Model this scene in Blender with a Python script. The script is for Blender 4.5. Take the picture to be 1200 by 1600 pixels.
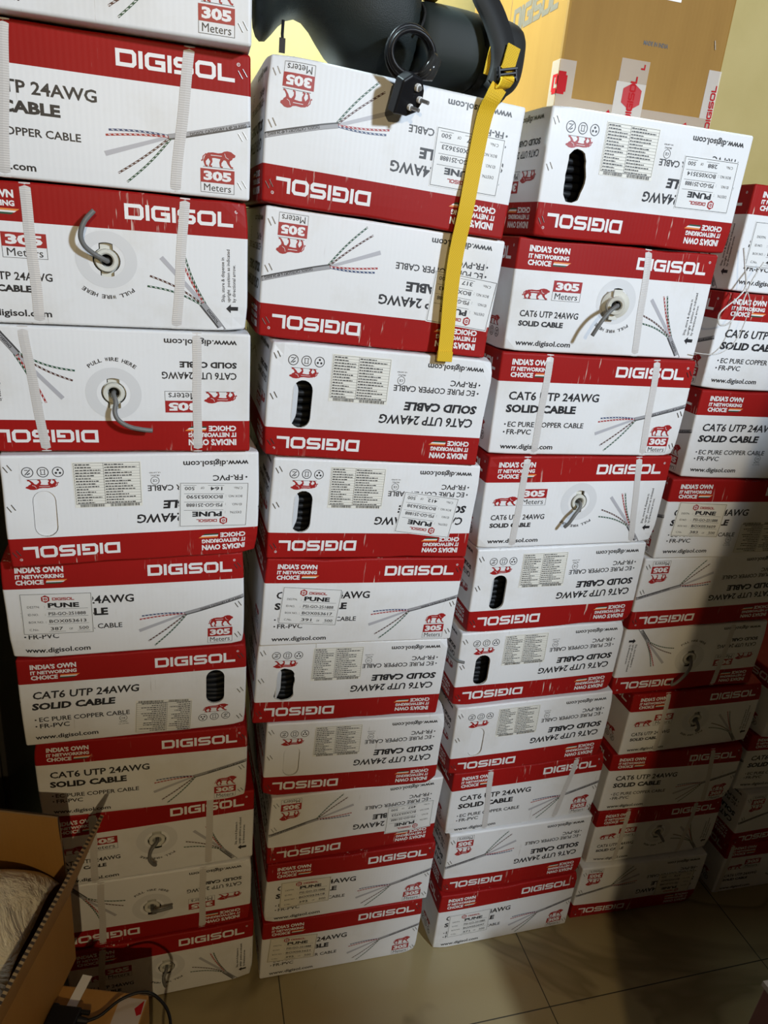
import bpy, bmesh, math, random
import numpy as np
from mathutils import Vector, Matrix
from mathutils.geometry import tessellate_polygon, delaunay_2d_cdt

SC = bpy.context.scene
for o in list(bpy.data.objects): bpy.data.objects.remove(o)
COL = SC.collection
random.seed(7)

# ------------------------------------------------------------------ frame of the room
TH = math.radians(17.3)                       # the stacks run along t, the room's depth is d
TV = Vector((math.cos(TH), math.sin(TH), 0)); DV = Vector((-math.sin(TH), math.cos(TH), 0))
def td(t, d, z=0.0): return TV*t + DV*d + Vector((0, 0, z))

# ------------------------------------------------------------------ camera
F_PX, CAM_H, PITCH, ROLL = 1075.212, 1.694064, 0.373327, 0.114678
cd = bpy.data.cameras.new('camera'); cam = bpy.data.objects.new('camera', cd); COL.objects.link(cam)
cd.sensor_fit = 'VERTICAL'; cd.sensor_height = 24.0; cd.lens = 24.0*F_PX/1600; cd.clip_start = .02
fw = Vector((0, math.cos(PITCH), -math.sin(PITCH))); rt = Vector((1, 0, 0)); up = rt.cross(fw)
cr, sr = math.cos(ROLL), math.sin(ROLL)
right = rt*cr + up*sr; upv = up*cr - rt*sr
cam.matrix_world = Matrix(((right.x, upv.x, -fw.x, 0), (right.y, upv.y, -fw.y, 0), (right.z, upv.z, -fw.z, CAM_H), (0, 0, 0, 1)))
SC.camera = cam

# ------------------------------------------------------------------ world, exposure, lights
SC.view_settings.view_transform = 'Standard'; SC.view_settings.look = 'None'
SC.view_settings.gamma = 1.0; SC.view_settings.use_curve_mapping = False
SC.view_settings.exposure = 0.0
w = bpy.data.worlds.new('world'); SC.world = w; w.use_nodes = True
w.node_tree.nodes['Background'].inputs[0].default_value = (1.0, .8, .5, 1)
w.node_tree.nodes['Background'].inputs[1].default_value = 0.02
def light(name, kind, loc, energy, color, target=None, **kw):
    l = bpy.data.lights.new(name, kind); l.energy = energy; l.color = color
    for k, v in kw.items(): setattr(l, k, v)
    o = bpy.data.objects.new(name, l); COL.objects.link(o); o.location = loc
    if target is not None: o.rotation_euler = (target-Vector(loc)).to_track_quat('-Z', 'Y').to_euler()
    return o
# white lamp behind the photographer, warm bulb under the ceiling, tube light above the stacks
light('white_lamp', 'POINT', td(1.6, -1.5, 2.8), 375, (.75, .87, 1.0), shadow_soft_size=.125)
light('warm_bulb', 'POINT', td(.012, -1.5, 2.24), 68, (1.0, .77, .44), shadow_soft_size=.014)
light('tube_light', 'AREA', td(-.25, 1.44, 2.72), 54, (.76, .95, 1.0), td(.7, 1.25, 2.2), shape='RECTANGLE', size=.6, size_y=.06)

# ------------------------------------------------------------------ materials
def mat(name, color, rough=.5, metallic=0, spec=.5, alpha=None, coat=0, trans=0):
    m = bpy.data.materials.new(name); m.use_nodes = True
    b = m.node_tree.nodes['Principled BSDF']
    b.inputs['Base Color'].default_value = (*color, 1); b.inputs['Roughness'].default_value = rough
    b.inputs['Metallic'].default_value = metallic; b.inputs['Specular IOR Level'].default_value = spec
    if alpha is not None: b.inputs['Alpha'].default_value = alpha
    b.inputs['Coat Weight'].default_value = coat; b.inputs['Transmission Weight'].default_value = trans
    return m
class NT:
    def __init__(s, m): s.m = m; s.t = m.node_tree; s.b = s.t.nodes['Principled BSDF']
    def n(s, typ, **kw):
        x = s.t.nodes.new(typ)
        for k, v in kw.items():
            if hasattr(x, k): setattr(x, k, v)
            else: x.inputs[k.replace('_', ' ')].default_value = v
        return x
    def l(s, a, b): s.t.links.new(a, b)
    def coords(s, scale=(1, 1, 1), out='Object', rot=(0, 0, 0)):
        c = s.n('ShaderNodeTexCoord'); m = s.n('ShaderNodeMapping'); m.inputs['Scale'].default_value = scale; m.inputs['Rotation'].default_value = rot
        s.l(c.outputs[out], m.inputs[0]); return m.outputs[0]
    def noise(s, vec, scale, detail=4, rough=.55, dist=0):
        x = s.n('ShaderNodeTexNoise'); x.inputs['Scale'].default_value = scale; x.inputs['Detail'].default_value = detail
        x.inputs['Roughness'].default_value = rough; x.inputs['Distortion'].default_value = dist
        if vec is not None: s.l(vec, x.inputs['Vector'])
        return x.outputs[0]
    def ramp(s, fac, stops):
        r = s.n('ShaderNodeValToRGB'); e = r.color_ramp.elements
        while len(e) < len(stops): e.new(.5)
        for q, (p, c) in zip(e, stops): q.position = p; q.color = (*c, 1) if len(c) == 3 else c
        s.l(fac, r.inputs[0]); return r.outputs[0]
    def mix(s, fac, a, b, mode='MIX'):
        x = s.n('ShaderNodeMix', data_type='RGBA', blend_type=mode)
        for sock, v in ((x.inputs[0], fac), (x.inputs[6], a), (x.inputs[7], b)):
            if hasattr(v, 'is_output') or isinstance(v, bpy.types.NodeSocket): s.l(v, sock)
            else: sock.default_value = v if not isinstance(v, tuple) else (*v, 1)
        return x.outputs[2]
    def bump(s, h, strength=.2, dist=.002):
        x = s.n('ShaderNodeBump'); x.inputs['Strength'].default_value = strength; x.inputs['Distance'].default_value = dist
        s.l(h, x.inputs['Height']); s.l(x.outputs[0], s.b.inputs['Normal']); return x
    def wave(s, vec, scale, dist=0):
        x = s.n('ShaderNodeTexWave'); x.inputs['Scale'].default_value = scale; x.inputs['Distortion'].default_value = dist
        s.l(vec, x.inputs['Vector']); return x.outputs['Fac' if 'Fac' in x.outputs else 1]
def rand_loc(n, vec):
    oi = n.n('ShaderNodeObjectInfo'); ad = n.n('ShaderNodeVectorMath', operation='MULTIPLY_ADD')
    n.l(oi.outputs['Random'], ad.inputs[0]); ad.inputs[1].default_value = (37, 23, 51); n.l(vec, ad.inputs[2]); return ad.outputs[0]

M = {}
m = M['board'] = mat('white_board', (.80, .81, .83), .42, spec=.35); n = NT(m)
v = rand_loc(n, n.coords()); vs = rand_loc(n, n.coords((140, 140, 9)))
grime = n.ramp(n.noise(v, 7, 6, .65), [(.50, (0, 0, 0)), (.78, (1, 1, 1))])
scuff = n.ramp(n.noise(vs, 1.0, 3, .6), [(.66, (0, 0, 0)), (.74, (1, 1, 1))])
zone = n.ramp(n.noise(v, 9, 2), [(.55, (0, 0, 0)), (.68, (1, 1, 1))])
sm = n.mix(1.0, scuff, zone, 'MULTIPLY')
c1 = n.mix(grime, (.80, .81, .83), (.71, .70, .68)); c2 = n.mix(sm, c1, (.40, .37, .33)); n.l(c2, n.b.inputs['Base Color'])
cor = n.wave(n.coords((1, 1, 1)), 42); h = n.mix(.55, cor, n.noise(v, 22, 3)); n.bump(h, .06, .0015)
m = M['red'] = mat('red_print', (.36, .012, .011), .48, spec=.14); n = NT(m)
v = rand_loc(n, n.coords()); vs = rand_loc(n, n.coords((170, 170, 14)))
scuff = n.ramp(n.noise(vs, 1.0, 3, .6), [(.62, (0, 0, 0)), (.69, (1, 1, 1))]); zone = n.ramp(n.noise(v, 8, 2), [(.52, (0, 0, 0)), (.64, (1, 1, 1))])
sm = n.mix(1.0, scuff, zone, 'MULTIPLY')
c1 = n.mix(n.noise(v, 6, 4), (.375, .012, .011), (.29, .010, .009)); n.l(n.mix(sm, c1, (.74, .64, .55)), n.b.inputs['Base Color'])
h = n.mix(.55, n.wave(n.coords(), 42), n.noise(v, 22, 3)); n.bump(h, .08, .0015)
M['black'] = mat('black_print', (.018, .018, .022), .45)
M['white'] = mat('white_print', (.82, .82, .83), .42)
M['redink'] = mat('red_ink', (.36, .013, .014), .42)
M['grey'] = mat('light_grey_print', (.46, .46, .50), .42)
M['jacket'] = mat('grey_cable_print', (.34, .34, .36), .42)
M['jacketdark'] = mat('dark_grey_cable_print', (.06, .06, .065), .42)
M['ringgrey'] = mat('pale_disc_print', (.69, .70, .72), .42)
M['green'] = mat('green_print', (.012, .075, .04), .42); M['orange'] = mat('orange_print', (.80, .25, .05), .42)
M['blue'] = mat('blue_print', (.02, .05, .15), .42); M['brownink'] = mat('brown_print', (.075, .025, .02), .42)
M['inner'] = mat('bare_board', (.60, .57, .52), .8)
m = M['paper'] = mat('label_paper', (.80, .81, .82), .45); n = NT(m); n.l(n.mix(n.noise(n.coords(), 30, 3), (.84, .85, .86), (.75, .76, .76)), n.b.inputs['Base Color'])
m = M['paperold'] = mat('cream_label_paper', (.80, .77, .66), .5); n = NT(m); n.l(n.mix(n.noise(n.coords(), 30, 3), (.82, .80, .72), (.72, .69, .60)), n.b.inputs['Base Color'])
M['paperspec'] = mat('off_white_label_paper', (.80, .79, .73), .5)
m = M['strap'] = mat('woven_white_plastic', (.66, .64, .63), .35, alpha=.93); n = NT(m)
wv = n.wave(n.coords((1, 1, 1), rot=(0, math.radians(90), 0)), 110); n.bump(wv, .35, .0006)
n.l(n.mix(wv, (.60, .58, .57), (.72, .70, .69)), n.b.inputs['Base Color'])
M['steel'] = mat('steel', (.42, .42, .42), .45, .8)
M['steeldark'] = mat('dark_steel', (.06, .06, .058), .5, .3)  # darker steel, for handles and staples from the third row down
M['spout'] = mat('ivory_plastic', (.66, .66, .60), .4); M['pull'] = mat('grey_cable_jacket', (.15, .15, .145), .5)
M['reel'] = mat('black_cable_coil', (.008, .009, .011), .5, spec=.25)
def card(name, a, b, rough=.6, coat=0):
    m = mat(name, a, rough, coat=coat); n = NT(m)
    f = n.noise(n.coords((1, 1, .15)), 26, 5, .6); n.l(n.mix(f, a, b), n.b.inputs['Base Color'])
    n.bump(n.mix(.6, n.wave(n.coords(), 40), n.noise(n.coords(), 16, 3)), .12, .0015); return m
M['kraft'] = card('kraft_board', (.33, .18, .040), (.25, .13, .025), .65, 0)
M['kraft'].node_tree.nodes['Principled BSDF'].inputs['Specular IOR Level'].default_value = .2
M['kraft2'] = card('plain_kraft_board', (.42, .22, .055), (.34, .165, .038))
m = M['flute'] = mat('fluted_board_edge', (.3, .2, .1), .9); n = NT(m)
n.l(n.ramp(n.wave(n.coords(rot=(0, 0, math.pi/2)), 38, .6), [(.42, (.035, .02, .01)), (.62, (.30, .19, .085))]), n.b.inputs['Base Color'])
M['greyink'] = mat('grey_ink', (.13, .11, .085), .5)
m = M['tape'] = mat('clear_tape', (.62, .55, .48), .4, alpha=.42, spec=.25)
m = M['tapepale'] = mat('pale_clear_tape', (.68, .63, .58), .4, alpha=.62, spec=.25)
M['tapered'] = mat('red_tape_print', (.40, .012, .016), .7, spec=.1)
M['tapefade'] = mat('faded_red_tape_print', (.42, .05, .055), .7, spec=.1)

# ------------------------------------------------------------------ mesh helpers
def mesh_obj(name, verts, faces, mats, mi=None, parent=None, smooth=False):
    me = bpy.data.meshes.new(name); me.from_pydata([tuple(map(float, p)) for p in verts], [], faces)
    for q in (mats if isinstance(mats, (list, tuple)) else [mats]): me.materials.append(q)
    if mi is not None: me.polygons.foreach_set('material_index', mi)
    if smooth: me.polygons.foreach_set('use_smooth', [True]*len(me.polygons))
    me.update(); o = bpy.data.objects.new(name, me); COL.objects.link(o)
    if parent: o.parent = parent
    return o
def empty(name, loc, rot=(0, 0, 0)):
    o = bpy.data.objects.new(name, None); COL.objects.link(o); o.location = loc; o.rotation_euler = rot; o.empty_display_size = .05; return o
def tag(o, label, cat, group=None):
    o['label'] = label; o['category'] = cat
    if group: o['group'] = group
    return o
def struct(o): o['kind'] = 'structure'; return o
class MB:
    def __init__(s): s.v = []; s.f = []; s.m = []
    def add(s, vs, fs, m=0):
        b = len(s.v); s.v += [Vector(p) for p in vs]; s.f += [tuple(i+b for i in f) for f in fs]; s.m += [m]*len(fs); return s
    def box(s, c, size, m=0, rot=None, ax=None):
        x, y, z = (q/2 for q in size); vs = [Vector((i, j, k)) for i in (-x, x) for j in (-y, y) for k in (-z, z)]
        if rot is not None: vs = [rot @ p for p in vs]
        return s.add([p+Vector(c) for p in vs], [(0, 1, 3, 2), (4, 6, 7, 5), (0, 4, 5, 1), (2, 3, 7, 6), (0, 2, 6, 4), (1, 5, 7, 3)], m)
    def tube(s, pts, r, n=10, m=0, cap=True, flat=None):
        pts = [Vector(p) for p in pts]; N = len(pts); rr = r if isinstance(r, (list, tuple)) else [r]*N
        ref = Vector((0, 0, 1)); rings = []; nrm = None
        for i, p in enumerate(pts):
            t = (pts[min(i+1, N-1)]-pts[max(i-1, 0)]).normalized()
            if nrm is None:
                nrm = t.cross(ref if abs(t.dot(ref)) < .9 else Vector((1, 0, 0))).normalized()
            nrm = (nrm-t*nrm.dot(t)).normalized(); b = t.cross(nrm)
            rings.append([p+(nrm*math.cos(a)+b*math.sin(a))*rr[i] for a in (2*math.pi*k/n for k in range(n))])
        return s.loft(rings, m, cap)
    def loft(s, rings, m=0, cap=True, closed=True):
        n = len(rings[0]); vs = [p for q in rings for p in q]; fs = []
        for i in range(len(rings)-1):
            for k in range(n if closed else n-1): fs.append((i*n+k, i*n+(k+1) % n, (i+1)*n+(k+1) % n, (i+1)*n+k))
        if cap: fs += [tuple(range(n))[::-1], tuple((len(rings)-1)*n+k for k in range(n))]
        return s.add(vs, fs, m)
    def build(s, name, mats, parent=None, smooth=False, bevel=0, sub=0):
        o = mesh_obj(name, s.v, s.f, mats, s.m, parent, smooth)
        bm = bmesh.new(); bm.from_mesh(o.data); bmesh.ops.recalc_face_normals(bm, faces=bm.faces); bm.to_mesh(o.data); bm.free()
        if bevel:
            b = o.modifiers.new('bevel', 'BEVEL'); b.width = bevel; b.segments = 2; b.limit_method = 'ANGLE'
        if sub:
            b = o.modifiers.new('sub', 'SUBSURF'); b.levels = sub; b.render_levels = sub
        return o
def spline(pts, per=8):
    pts = [Vector(p) for p in pts]; out = []
    for i in range(len(pts)-1):
        p0 = pts[max(i-1, 0)]; p1 = pts[i]; p2 = pts[i+1]; p3 = pts[min(i+2, len(pts)-1)]
        for k in range(per):
            t = k/per; out.append(.5*((2*p1)+(p2-p0)*t+(2*p0-5*p1+4*p2-p3)*t*t+(3*p1-p0-3*p2+p3)*t**3))
    return out+[pts[-1]]

# ------------------------------------------------------------------ flat artwork in millimetres on a face
_tc = {}
def glyphs(s, bold):
    k = (s, bold)
    if k not in _tc:
        cu = bpy.data.curves.new('t', 'FONT'); cu.body = s; cu.resolution_u = 2; cu.offset = bold; cu.fill_mode = 'FRONT'
        ob = bpy.data.objects.new('t', cu); COL.objects.link(ob)
        bpy.context.view_layer.update()
        ev = ob.evaluated_get(bpy.context.evaluated_depsgraph_get()); me = ev.to_mesh()
        vv = np.array([p.co[:2] for p in me.vertices]); ff = [tuple(p.vertices) for p in me.polygons]; ev.to_mesh_clear()
        bpy.data.objects.remove(ob); bpy.data.curves.remove(cu); _tc[k] = (vv, ff)
    return _tc[k]
CAPH = None
class Art:
    """flat shapes in mm: verts, layer (mm off the face), faces, material key"""
    def __init__(s): s.v = []; s.h = []; s.f = []; s.m = []
    def add(s, vs, fs, m, h=.35):
        b = len(s.v); s.v += [(float(p[0]), float(p[1])) for p in vs]; s.h += [h]*len(vs)
        s.f += [tuple(i+b for i in f) for f in fs]; s.m += [m]*len(fs)
    def text(s, st, x0, x1, base, cap, m, bold=0, shear=0, h=.35, rot=0, piv=None):
        global CAPH
        if CAPH is None: CAPH = glyphs('H', 0)[0][:, 1].max()
        vv, ff = glyphs(st, bold); lo = vv[:, 0].min(); wd = vv[:, 0].max()-lo; sy = (cap-base)/(CAPH+2*bold)
        X = (vv[:, 0]-lo)/wd*(x1-x0)+x0; Y = (vv[:, 1]+bold)*sy+base; X = X+(Y-base)*shear
        if rot:
            px, py = piv if piv else (x0, base); c, q = math.cos(rot), math.sin(rot); X, Y = px+c*(X-px)-q*(Y-py), py+q*(X-px)+c*(Y-py)
        s.add(list(zip(X, Y)), ff, m, h)
    def rect(s, x0, y0, x1, y1, m, h=.3, n=0, k=0):
        n = n or max(1, int(abs(x1-x0)/13)); k = k or max(1, int(abs(y1-y0)/13))
        vs = [(x0+(x1-x0)*i/n, y0+(y1-y0)*j/k) for j in range(k+1) for i in range(n+1)]
        s.add(vs, [(j*(n+1)+i, j*(n+1)+i+1, (j+1)*(n+1)+i+1, (j+1)*(n+1)+i) for j in range(k) for i in range(n)], m, h)
    def poly(s, pts, m, h=.35):
        s.add(pts, [tuple(t) for t in tessellate_polygon([[Vector((*p, 0)) for p in pts]])], m, h)
    def stroke(s, pts, w, m, h=.35, closed=False):
        P = [Vector(p) for p in pts]; ww = list(w) if isinstance(w, (list, tuple)) else [w]*len(P); P2 = []; w2 = []
        for i in range(len(P)):
            P2.append(P[i]); w2.append(ww[i])
            if i < len(P)-1 or closed:
                q = P[(i+1) % len(P)]; wq = ww[(i+1) % len(P)]; k = int((q-P[i]).length/12)
                for j in range(1, k+1): P2.append(P[i].lerp(q, j/(k+1))); w2.append(ww[i]+(wq-ww[i])*j/(k+1))
        P = P2; ww = w2; N = len(P); L = []; R = []
        for i in range(N):
            a = P[i-1] if (i > 0 or closed) else None; b = P[(i+1) % N] if (i < N-1 or closed) else None
            d1 = (P[i]-a).normalized() if a is not None else None; d2 = (b-P[i]).normalized() if b is not None else None
            d1 = d1 if d1 is not None else d2; d2 = d2 if d2 is not None else d1
            t = (d1+d2); t = t.normalized() if t.length > 1e-6 else d1; nn = Vector((-t.y, t.x)); k = max(.45, abs(nn.dot(Vector((-d1.y, d1.x)))))
            L.append(P[i]+nn*ww[i]/2/k); R.append(P[i]-nn*ww[i]/2/k)
        n2 = N if closed else N-1
        s.add([tuple(p) for p in L+R], [(i, N+i, N+(i+1) % N, (i+1) % N) for i in range(n2)], m, h)
    def disc(s, cx, cy, r, m, h=.3, n=28, r2=0):
        A = [2*math.pi*k/n for k in range(n)]
        if r2: s.add([(cx+r*math.cos(a), cy+r*math.sin(a)) for a in A]+[(cx+r2*math.cos(a), cy+r2*math.sin(a)) for a in A], [(i, (i+1) % n, n+(i+1) % n, n+i) for i in range(n)], m, h)
        else: s.add([(cx+r*math.cos(a), cy+r*math.sin(a)) for a in A], [tuple(range(n))], m, h)
    def paste(s, o, cx, cy, rot=0, dh=0, sc=1):
        c, q = math.cos(rot)*sc, math.sin(rot)*sc; b = len(s.v)
        s.v += [(cx+c*x-q*y, cy+q*x+c*y) for x, y in o.v]; s.h += [k+dh for k in o.h]; s.f += [tuple(i+b for i in f) for f in o.f]; s.m += o.m

def logo(a, x0, x1, base, cap, m, h=.35):
    H = cap-base; t = .235; G = {  # wide square letters, unit height
        'D': (1.22, [([(.117, .117), (.117, .883), (.98, .883), (1.10, .76), (1.10, .24), (.98, .117)], True)]),
        'I': (.25, [([(.125, 0), (.125, 1)], False)]),
        'G': (1.22, [([(1.2, .883), (.25, .883), (.117, .75), (.117, .25), (.25, .117), (1.10, .117), (1.10, .50), (.62, .50)], False)]),
        'S': (1.20, [([(1.18, .883), (.22, .883), (.117, .78), (.117, .60), (.22, .50), (.98, .50), (1.083, .40), (1.083, .22), (.98, .117), (.02, .117)], False)]),
        'O': (1.26, [([(.25, .117), (.117, .25), (.117, .75), (.25, .883), (1.01, .883), (1.143, .75), (1.143, .25), (1.01, .117)], True)]),
        'L': (1.08, [([(.117, 1), (.117, .117), (1.08, .117)], False)])}
    word = 'DIGISOL'; tot = sum(G[c][0] for c in word)+.13*6; kx = (x1-x0)/(tot*H); x = 0
    for c in word:
        for pts, cl in G[c][1]: a.stroke([(x0+(x+p[0])*H*kx, base+p[1]*H) for p in pts], t*H, m, h, cl)
        x += G[c][0]+.13
def lion(a, x0, x1, y0, y1, h=.35):
    f = lambda p: (x0+(x1-x0)*p[0], y0+(y1-y0)*p[1])
    wd = x1-x0; T = lambda pts, ws: a.stroke([f(p) for p in pts], [q*wd for q in ws], 'redink', h)
    a.poly([f(p) for p in [(.14, .70), (.20, .80), (.34, .84), (.50, .82), (.60, .86), (.66, .95), (.76, 1.0), (.87, .97), (.93, .88), (1.0, .80), (.985, .68), (.92, .62), (.90, .52), (.84, .44), (.76, .42), (.66, .46), (.54, .50), (.40, .53), (.28, .50), (.18, .46), (.12, .56)]], 'redink', h)
    T([(.01, .30), (.05, .36), (.06, .56), (.15, .74)], [.05, .028, .028, .03])                      # tail
    T([(.17, .56), (.10, .30), (.13, .06), (.19, .03)], [.12, .065, .045, .05]); T([(.26, .54), (.30, .30), (.25, .06), (.32, .03)], [.11, .06, .042, .045])
    T([(.62, .52), (.56, .28), (.57, .06), (.63, .03)], [.10, .06, .042, .045]); T([(.78, .48), (.80, .28), (.87, .08), (.93, .05)], [.12, .065, .045, .05])
    a.stroke([f((.06, -.02)), f((.96, -.02))], .012*wd, 'black', h)
    a.stroke([f((.28, .67)), f((.60, .67))], .035*(y1-y0), 'white', h+.15); a.stroke([f((.68, .84)), f((.72, .62)), f((.80, .54))], .012*wd, 'white', h+.15)
def flag(a, x0, y0):
    for k, c in enumerate(('green', 'white', 'orange')):
        y = y0+k*2.5; a.poly([(x0+k*.6, y), (x0+24+k*3.6, y), (x0+27+k*3.6, y+2.4), (x0+k*.6+.5, y+2.4)], c)
def twist(a, p0, p1, c, w=2.7, bend=0):
    p0 = Vector(p0); p1 = Vector(p1); d = p1-p0; nn = Vector((-d.y, d.x)).normalized(); L = d.length; k = int(L/3.2)
    q = lambda t: p0+d*t+nn*bend*math.sin(math.pi*t)
    a.stroke([tuple(q(i/12)) for i in range(13)], w, c, .32)
    for i in range(k):
        if i % 2: a.stroke([tuple(q(i/k)+nn*.5), tuple(q((i+1.0)/k)-nn*.5)], 1.0, 'white', .44)
def head(a):
    a.text("INDIA'S OWN", 22, 98, 170.5, 181, 'white', .045); a.text('IT NETWORKING', 22, 98, 159.5, 167, 'white', .045); a.text('CHOICE', 22, 66, 148, 157, 'white', .045)
    flag(a, 69, 149); logo(a, 233, 379, 155, 176, 'white'); a.disc(384, 178, 2.3, 'white', .35, 12, 1.7); a.text('R', 383.1, 384.9, 177, 179, 'white')
def badge(a, x0, x1, y0, ym, y1):
    a.rect(x0, ym, x1, y1, 'redink', .3); w_ = x1-x0; hh = y1-ym
    a.text('305', x0+w_*.09, x1-w_*.09, ym+hh*.16, y1-hh*.16, 'white', .05, h=.45)
    a.stroke([(x0+.3, ym), (x0+.3, y0), (x1-.3, y0), (x1-.3, ym)], .55, 'black', .32)
    a.text('Meters', x0+w_*.10, x1-w_*.10, y0+(ym-y0)*.16, ym-(ym-y0)*.14, 'black', .0)
def art_A():
    a = Art(); head(a)
    a.text('CAT6 UTP 24AWG', 25, 208, 106, 121.5, 'black', .022); a.text('SOLID CABLE', 23, 164, 82, 97, 'black', .046)
    a.disc(25.5, 59.5, 1.7, 'black', n=10); a.text('EC PURE COPPER CABLE', 31, 186, 54.5, 64.5, 'black', .016)
    a.disc(25.5, 44.5, 1.7, 'black', n=10); a.text('FR-PVC', 31, 80, 39.8, 49.8, 'black', .016); a.text('www.digisol.com', 22, 130, 11, 21, 'black', .022)
    C = spline([Vector((p[0], p[1], 0)) for p in ((294, 74.5), (318, 80.5), (348, 89), (374, 96.5), (400, 104.5))], 6); C = [(p.x, p.y) for p in C]
    a.stroke([(297, 75.5), (214, 44)], [4.2, 6.5], 'grey', .31)
    twist(a, (296, 76), (220, 75), 'blue', bend=-2); twist(a, (296, 75), (216, 68), 'redink', bend=-1.5)
    twist(a, (296, 74), (229, 20.5), 'brownink', bend=1.5); twist(a, (297, 73), (239.5, 10), 'green', bend=2.5)
    a.stroke(C, 7.6, 'jacketdark', .32); a.stroke([(p[0], p[1]+.9) for p in C], 5.2, 'jacket', .42)
    a.text('DIGISOL CATEGORY 6 4P 24 AWG', 322, 398, 79.2, 83.4, 'black', .02, h=.55, rot=math.radians(16.2))
    lion(a, 335, 380, 42, 65); badge(a, 334, 379, 7, 20.5, 39); return a
def art_B():
    a = Art(); head(a)
    a.text('CAT6 UTP 24AWG', 21, 202, 106, 122, 'black', .022, .12); a.text('SOLID CABLE', 18, 159, 82, 97, 'black', .046, .12)
    a.disc(22, 59.5, 1.7, 'black', n=10); a.text('EC PURE COPPER CABLE', 28, 184, 54.5, 64.5, 'black', .016)
    a.disc(22, 44.5, 1.7, 'black', n=10); a.text('FR-PVC', 28, 78, 39.8, 49.8, 'black', .016); a.text('www.digisol.com', 18, 126, 14, 24, 'black', .022)
    lion(a, 318, 367, 40, 57)
    for k, x in enumerate((318, 340, 362)):
        a.disc(x, 27.5, 8.6, 'black', .35, 24, 7.4)
        if k == 0:
            for j in range(3): a.disc(x+3.4*math.cos(2.1*j+.5), 27.5+3.4*math.sin(2.1*j+.5), 1.9, 'black', n=8)
        elif k == 1: a.stroke([(x-3, 31.5), (x+3, 31.5), (x+2.4, 28), (x+3.2, 23.5), (x-3.2, 23.5), (x-2.4, 28)], 1.0, 'black', closed=True)
        else: a.stroke([(x-4, 23), (x+4, 32)], 1.3, 'black'); a.stroke([(x-3.5, 29), (x+1, 31.5)], 1.6, 'black'); a.stroke([(x-1, 24), (x+4, 24)], 1.2, 'black')
    a.disc(172, 46.5, 7, 'black', .33, 22, 6.2); a.text('CE', 168.5, 175.5, 44.5, 48.5, 'black', .01)
    a.text('FR-PVC', 165, 179, 36, 38.6, 'black', .01); a.text('UL LISTED', 163, 181, 31.5, 33.5, 'black', .01)
    return a
def art_C():
    a = Art(); head(a)
    lion(a, 20, 72, 92.5, 111); badge(a, 77, 132, 92, 107, 126)
    a.text('CAT6 UTP 24AWG', 21, 135, 61.5, 72.5, 'black', .018); a.text('SOLID CABLE', 21, 108, 45, 54.5, 'black', .046); a.text('www.digisol.com', 21, 130, 11, 20.5, 'black', .022)
    a.disc(206, 97, 40, 'ringgrey', .22, 48, 24)
    st = 'PULL WIRE HERE'; wd = [.75 if c == ' ' else (.5 if c == 'I' else 1.0) for c in st]; tot = sum(wd); acc = 0
    for c, w_ in zip(st, wd):
        f = (acc+w_/2)/tot; acc += w_
        if c == ' ': continue
        ph = math.radians(130-80*f); b = Art(); hw = 2.4 if c != 'I' else .8
        b.text(c, -hw, hw, -2.6, 3.0, 'black', .02)
        a.paste(b, 206-52.5*math.cos(ph), 97-52.5*math.sin(ph), ph-math.pi/2+math.pi)
    a.stroke([(334, 42), (278, 105.5)], [5.5, 6.5], 'grey', .31)
    twist(a, (336, 41), (302, 113), 'redink', bend=2); twist(a, (338, 41), (309, 114), 'green', bend=3)
    twist(a, (334, 40), (262, 78), 'brownink', bend=-4); twist(a, (334, 38), (258, 63), 'green', bend=-5)
    C = [(333, 41), (342, 29), (353, 15), (364, 0)]
    a.stroke(C, 9.5, 'jacketdark', .32); a.stroke([(x+.8, y+.5) for x, y in C], 6.5, 'jacket', .42)
    a.text('DIGISOL', 341, 366, 30, 34, 'black', .03, h=.55, rot=math.radians(-53), piv=(341, 32))
    for k, st in enumerate(('Ship, store & dispense in', 'upright  position as indicated', 'by directional arrow.')):
        a.text(st, 366+8*k, 366+8*k+(66, 78, 56)[k], 45, 49.6, 'black', .012, rot=math.pi/2, piv=(366+8*k, 45))
    a.poly([(368, 35), (375, 42), (375, 38), (386, 38), (386, 32), (375, 32), (375, 28)], 'black')
    return a
ART = {'A': art_A(), 'B': art_B(), 'C': art_C()}
def hexlogo(a, cx, cy, r, h=.55):
    a.poly([(cx+r*math.cos(math.radians(90+60*k)), cy+r*math.sin(math.radians(90+60*k))) for k in range(6)], 'redink', h)
    s = r*.42; a.stroke([(cx-s, cy-s), (cx-s, cy+s), (cx+s*.6, cy+s), (cx+s, cy+s*.6), (cx+s, cy-s*.6), (cx+s*.6, cy-s)], r*.22, 'paper', h+.12, True); a.rect(cx-s*.2, cy-s*.3, cx+s*.3, cy+s*.3, 'paper', h+.12)
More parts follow.
